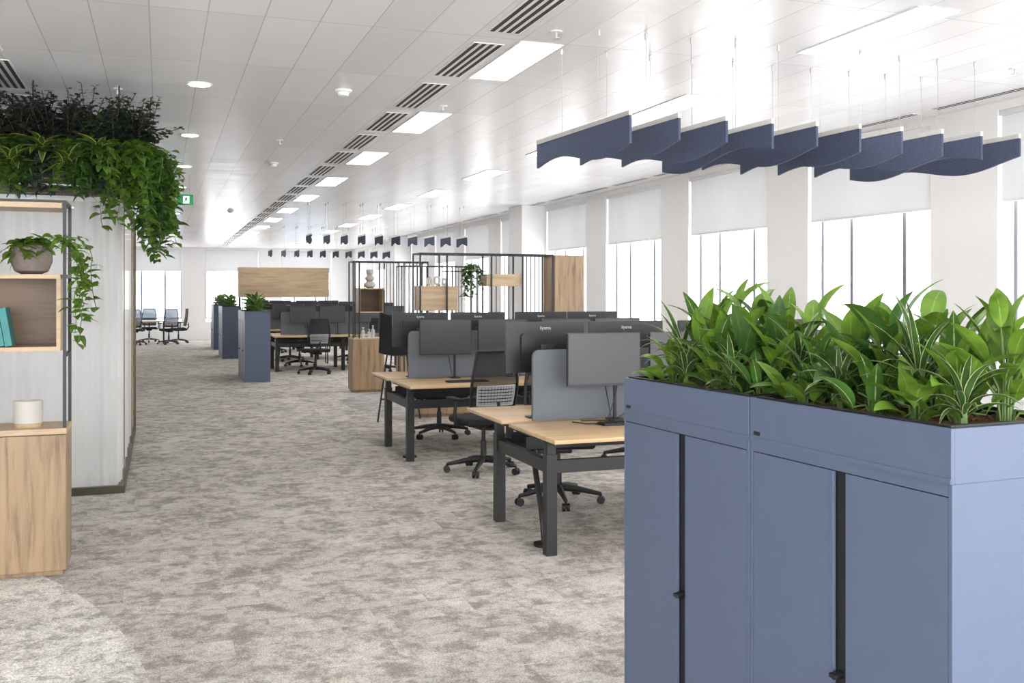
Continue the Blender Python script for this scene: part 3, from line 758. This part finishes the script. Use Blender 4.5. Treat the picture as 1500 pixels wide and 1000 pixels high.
bx=MB().box(a,b,.01,D-.024,1.275,1.30,.001).box(a,b,.01,D-.024,1.685,1.71,.001).box(a,a+.022,.01,D-.024,1.3,1.685).box(b-.022,b,.01,D-.024,1.3,1.685).build('shelf_box','oakx',sh,smooth=False)
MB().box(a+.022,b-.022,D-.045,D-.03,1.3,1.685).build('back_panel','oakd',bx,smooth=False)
pt=thing('plant_pot','rounded taupe stone pot on the shelf box','pot',(-.70,6.3,1.71))
MB().lathe([(.05,0),(.09,.02),(.112,.075),(.112,.12),(.092,.165),(.082,.17),(.08,.155),(.07,.15)],seg=32).build('pot_body','stone',pt)
MB().lathe([(.078,.14),(.05,.148)],seg=20).build('soil','soil',pt)
vineplant('trailing_pothos','trailing green pothos growing from the taupe stone pot',(-.70,6.3,1.875),14,.18,.09,'leaf_vine',11,lw=.07,drop=.0)
vineplant('trailing_pothos','long pothos strands hanging down beside the shelf frame',(-.57,6.12,1.87),5,.76,.13,'leaf_vine',12,dirs=(-.6,.1),lw=.065,step=.045)
cp=thing('candle_pot','white ceramic candle pot with tan base on the oak cabinet','pot',(-.715,6.28,.838))
MB().lathe([(.074,.02),(.078,.025),(.078,.15),(.07,.152),(.068,.13),(.01,.13)],seg=32).build('pot_body','ceramic',cp)
MB().lathe([(.07,0),(.076,.02)],seg=32).build('pot_base','oakx',cp)
bk=thing('book','teal hardback leaning in the shelf box, nearer the right','book',(-.80,6.24,1.302))
R_=Matrix.Rotation(-.16,4,'Y')
MB().box(-.018,-.014,-.08,.09,0.004,.22,mat=R_).box(.014,.018,-.08,.09,0.004,.22,mat=R_).box(-.014,.014,-.08,-.076,0.004,.22,mat=R_).build('cover','teal',bk,smooth=False)
MB().box(-.0138,.0138,-.075,.086,.008,.216,mat=R_).build('pages','paper',bk,smooth=False)
dup(bk,(-.84,6.24,1.302),0,'second teal hardback leaning further left in the shelf box')
# ------------------------------------------------------------ glass room
GX=-.27; GY=8.53; GE=12.4; GT=2.42
gr=struct(thing_plain('wall_glass'))
MB().box(-6.9,GX,GY,GY+.05,0,.06).box(GX-.05,GX,GY+.05,GE,0,.06).box(-6.9,GX,GY,GY+.05,GT-.03,GT).box(GX-.05,GX,GY+.05,GE,GT-.03,GT).build('channel_frame','olive',gr,smooth=False)
MB().box(-6.9,GX-.012,GY+.02,GY+.03,.06,GT-.03).build('glass_front','pglass',gr,smooth=False)
MB().box(GX-.018,GX-.012,GY+.035,GE-.05,.06,GT-.03).build('glass_side','pglass',gr,smooth=False)
MB().box(GX-.008,GX,GY,GY+.008,.06,GT-.03).box(GX-.03,GX,GE-.03,GE,.06,GT-.03).box(GX-.012,GX-.002,10.9,10.94,.06,GT-.03).build('post','gold',gr,smooth=False)
MB().box(-6.9,GX-.03,GE-.02,GE,0.0,GT).build('back_partition','white',gr,smooth=False)
MB().box(-6.9,GX,GY,GE,GT,GT+.03).build('room_roof','darktrough',gr,smooth=False)
def curtain(label,p0,p1,seed,off=0):
    random.seed(seed); L=math.dist(p0,p1); n=int(L/.008); dx=(p1[0]-p0[0])/L; dy=(p1[1]-p0[1])/L
    m=MB()
    def fn(u,v):
        s=u*L; o=.024*math.sin(s*58+1.6*math.sin(s*7))*(.6+.4*math.sin(s*9+1))+.008*math.sin(s*21+1); o*=.85+.15*(1-v)
        return (p0[0]+dx*s-dy*o,p0[1]+dy*s+dx*o,.02+v*(GT-.10))
    r=thing('sheer_curtain',label,'curtain'); m.grid(fn,n,6).build('curtain_fabric','curtain',r,sharp=False)
    MB().box(min(p0[0],p1[0])-.015,max(p0[0],p1[0])+.015,min(p0[1],p1[1])-.015,max(p0[1],p1[1])+.015,GT-.08,GT-.042).build('curtain_track','rail_white',r,smooth=False)
    return r
curtain('sheer white curtain behind the front glass of the meeting room',(-3.2,8.62,0),(-.345,8.62,0),1)
curtain('sheer white curtain along the side glass of the meeting room',(-.325,8.66,0),(-.325,12.3,0),2)
tr=thing('planter_trough','dark planter trough above the glass room filled with greenery','planter',(0,0,0))
MB().box(-1.9,-.16,8.05,8.5,2.46,2.66,.004).box(-.46,-.16,8.5,9.9,2.46,2.66,.004).build('trough_body','darktrough',tr,smooth=False)
MB().box(-1.86,-.20,8.09,8.46,2.66,2.68).box(-.43,-.20,8.46,9.86,2.66,2.68).build('soil','soil',tr,smooth=False)
for x in (-1.7,-.9,-.3): MB().cyl((x,8.2,2.66),(x,8.2,HC),.006,seg=6).build('hanger_rod','black',tr)
def sprig(label,loc,seed,ht=.42,n=13,ls=1.3):
    random.seed(seed); r=thing('dark_sprig_bush',label,'plant',loc,0,'dark sprigs on the planter trough'); st=MB(); lf=Leaves()
    for k in range(n):
        az=random.uniform(0,2*PI); tilt=random.uniform(.05,1.2); L=ht*random.uniform(.6,1.05)
        p=Vector((0,0,0)); pts=[p.copy()]; ns=int(L/.024)
        for i in range(ns):
            t=i/ns; a=tilt*(.5+.7*t)
            d=Vector((math.cos(az)*math.sin(a),math.sin(az)*math.sin(a),math.cos(a))); p=p+d*(L/ns)
            pts.append(p.copy())
            if i>2:
                for s in (0,PI): lf.leaf(p,az+s+i*1.57,random.uniform(-.1,.6),.042*ls*(1.15-.6*t),.026*ls*(1.15-.5*t),.5,.1,3,'round',random.uniform(-.4,.4))
        st.tube(pts,.0025,4)
    st.build('stems','woodstem',r); lf.build('leaves','leaf_dark',r); return r
for i in range(15):
    x=-1.55+i*.102+random.uniform(-.03,.03)
    sprig('dark grey-green sprig bush on the trough, %s from the left'%ORD[i].replace('nearest','first'),(x,8.1+.22*(i%2),2.67),200+i,.49 if i<11 else .46,13,1.55)
for i in range(9):
    vineplant('trailing_vine','short leafy vine covering the trough front, %s from the left'%ORD[i].replace('nearest','first'),(-1.45+i*.155,8.04,2.69),14,.48,.08,('leaf_mid','leaf_dark','leaf_vine')[i%3],700+i,dirs=(-2.3,-.8),lw=.075,group='vines on the trough',drop=.04,sz=(.1,.02),step=.045)
for i in range(6):
    strapplant('rosette_plant','yellow-edged rosette plant at the front of the trough, %s from the left'%ORD[i].replace('nearest','first'),'plant','leaf_yellow',(-1.38+i*.19,7.92,2.50+.1*(i%2)),i*.8,28,.22,.055,seed=300+i,seg=6,stem=.02,bd=(.6,1.6),group='rosettes on the trough',e0=.1)
for i in range(9):
    sprig('dark grey-green sprig leaning over the trough front, %s from the left'%ORD[i].replace('nearest','first'),(-1.45+i*.16,8.02,2.67),400+i,.40,12,1.5)
k=0
for (x,y,L,nv) in ((-.26,8.05,.85,16),(-.16,8.1,.95,18),(-.12,8.35,1.0,18),(-.12,8.65,.95,15),(-.12,9.0,.85,12),(-.16,9.4,.7,9),(-.38,8.05,.7,14),(-.55,8.05,.45,12)):
    k+=1
    vineplant('trailing_vine','bright green vine spilling over the trough edge, %s back from the corner'%ORD[k-1].replace('nearest','first'),(x,y,2.69),nv,L,.14,'leaf_vine' if k%2 else 'leaf_mid',500+k,dirs=(-1.3,.8) if k<7 else (-2.2,-.8),lw=.075,group='vines on the trough',drop=.06,sz=(.08,.1),step=.045)
for i,(x,y) in enumerate(((-.42,8.1),(-.25,8.12),(-.15,8.4),(-.16,8.8))):
    broadplant('bushy_plant','leafy mid-green bush at the trough corner, %s going back'%ORD[i].replace('nearest','first'),'plant','leaf_mid' if i%2 else 'leaf_vine',(x-.03,y,2.67),i,50,.40,.14,.055,seed=600+i,up=.1,seg=4)
# ------------------------------------------------------------ outside
def bldg(label,x,y,wx,wy,h):
    r=thing('office_building',label,'building',(x,y,-30))
    MB().box(0,wx,0,wy,0,h+30).build('facade','bldg',r,smooth=False)
    g=MB(); n=int((h+30)/3.4)
    for i in range(6,n):
        g.box(-.05,0,1,wy-1,i*3.4+1,i*3.4+2.6); g.box(1,wx-1,-.05,0,i*3.4+1,i*3.4+2.6)
    g.build('window_bands','bldg2',r,smooth=False)
bldg('pale office building outside the right-hand windows',60,50,20,22,3.2)
bldg('pale office building beyond the far end windows',-14,95,16,20,4.2)
bldg('lower pale building beyond the far end windows on the right',10,110,22,20,2.0)
# ------------------------------------------------------------ world, camera
wd=bpy.data.worlds.new('World'); S.world=wd; wd.use_nodes=True
nt=wd.node_tree; bg=nt.nodes['Background']
tc=N(nt,'ShaderNodeTexCoord'); sp=N(nt,'ShaderNodeSeparateXYZ'); nt.links.new(tc.outputs['Generated'],sp.inputs[0])
cr=ramp(nt,sp.outputs[2],[(0,(.9,.9,.92)),(.5,(.98,.98,1)),(1,(.96,.97,1))])
nt.links.new(cr,bg.inputs['Color']); bg.inputs['Strength'].default_value=4.7
cam=bpy.data.cameras.new('Camera'); co=bpy.data.objects.new('Camera',cam); COL.objects.link(co)
cam.sensor_width=36; cam.lens=1450/1500*36; cam.shift_y=-(500-430)/1500; cam.clip_end=500; cam.clip_start=.05
co.location=(0,0,1.6); co.rotation_euler=(PI/2,0,-math.atan(515/1450))
S.camera=co
S.view_settings.view_transform='Standard'; S.view_settings.exposure=.83
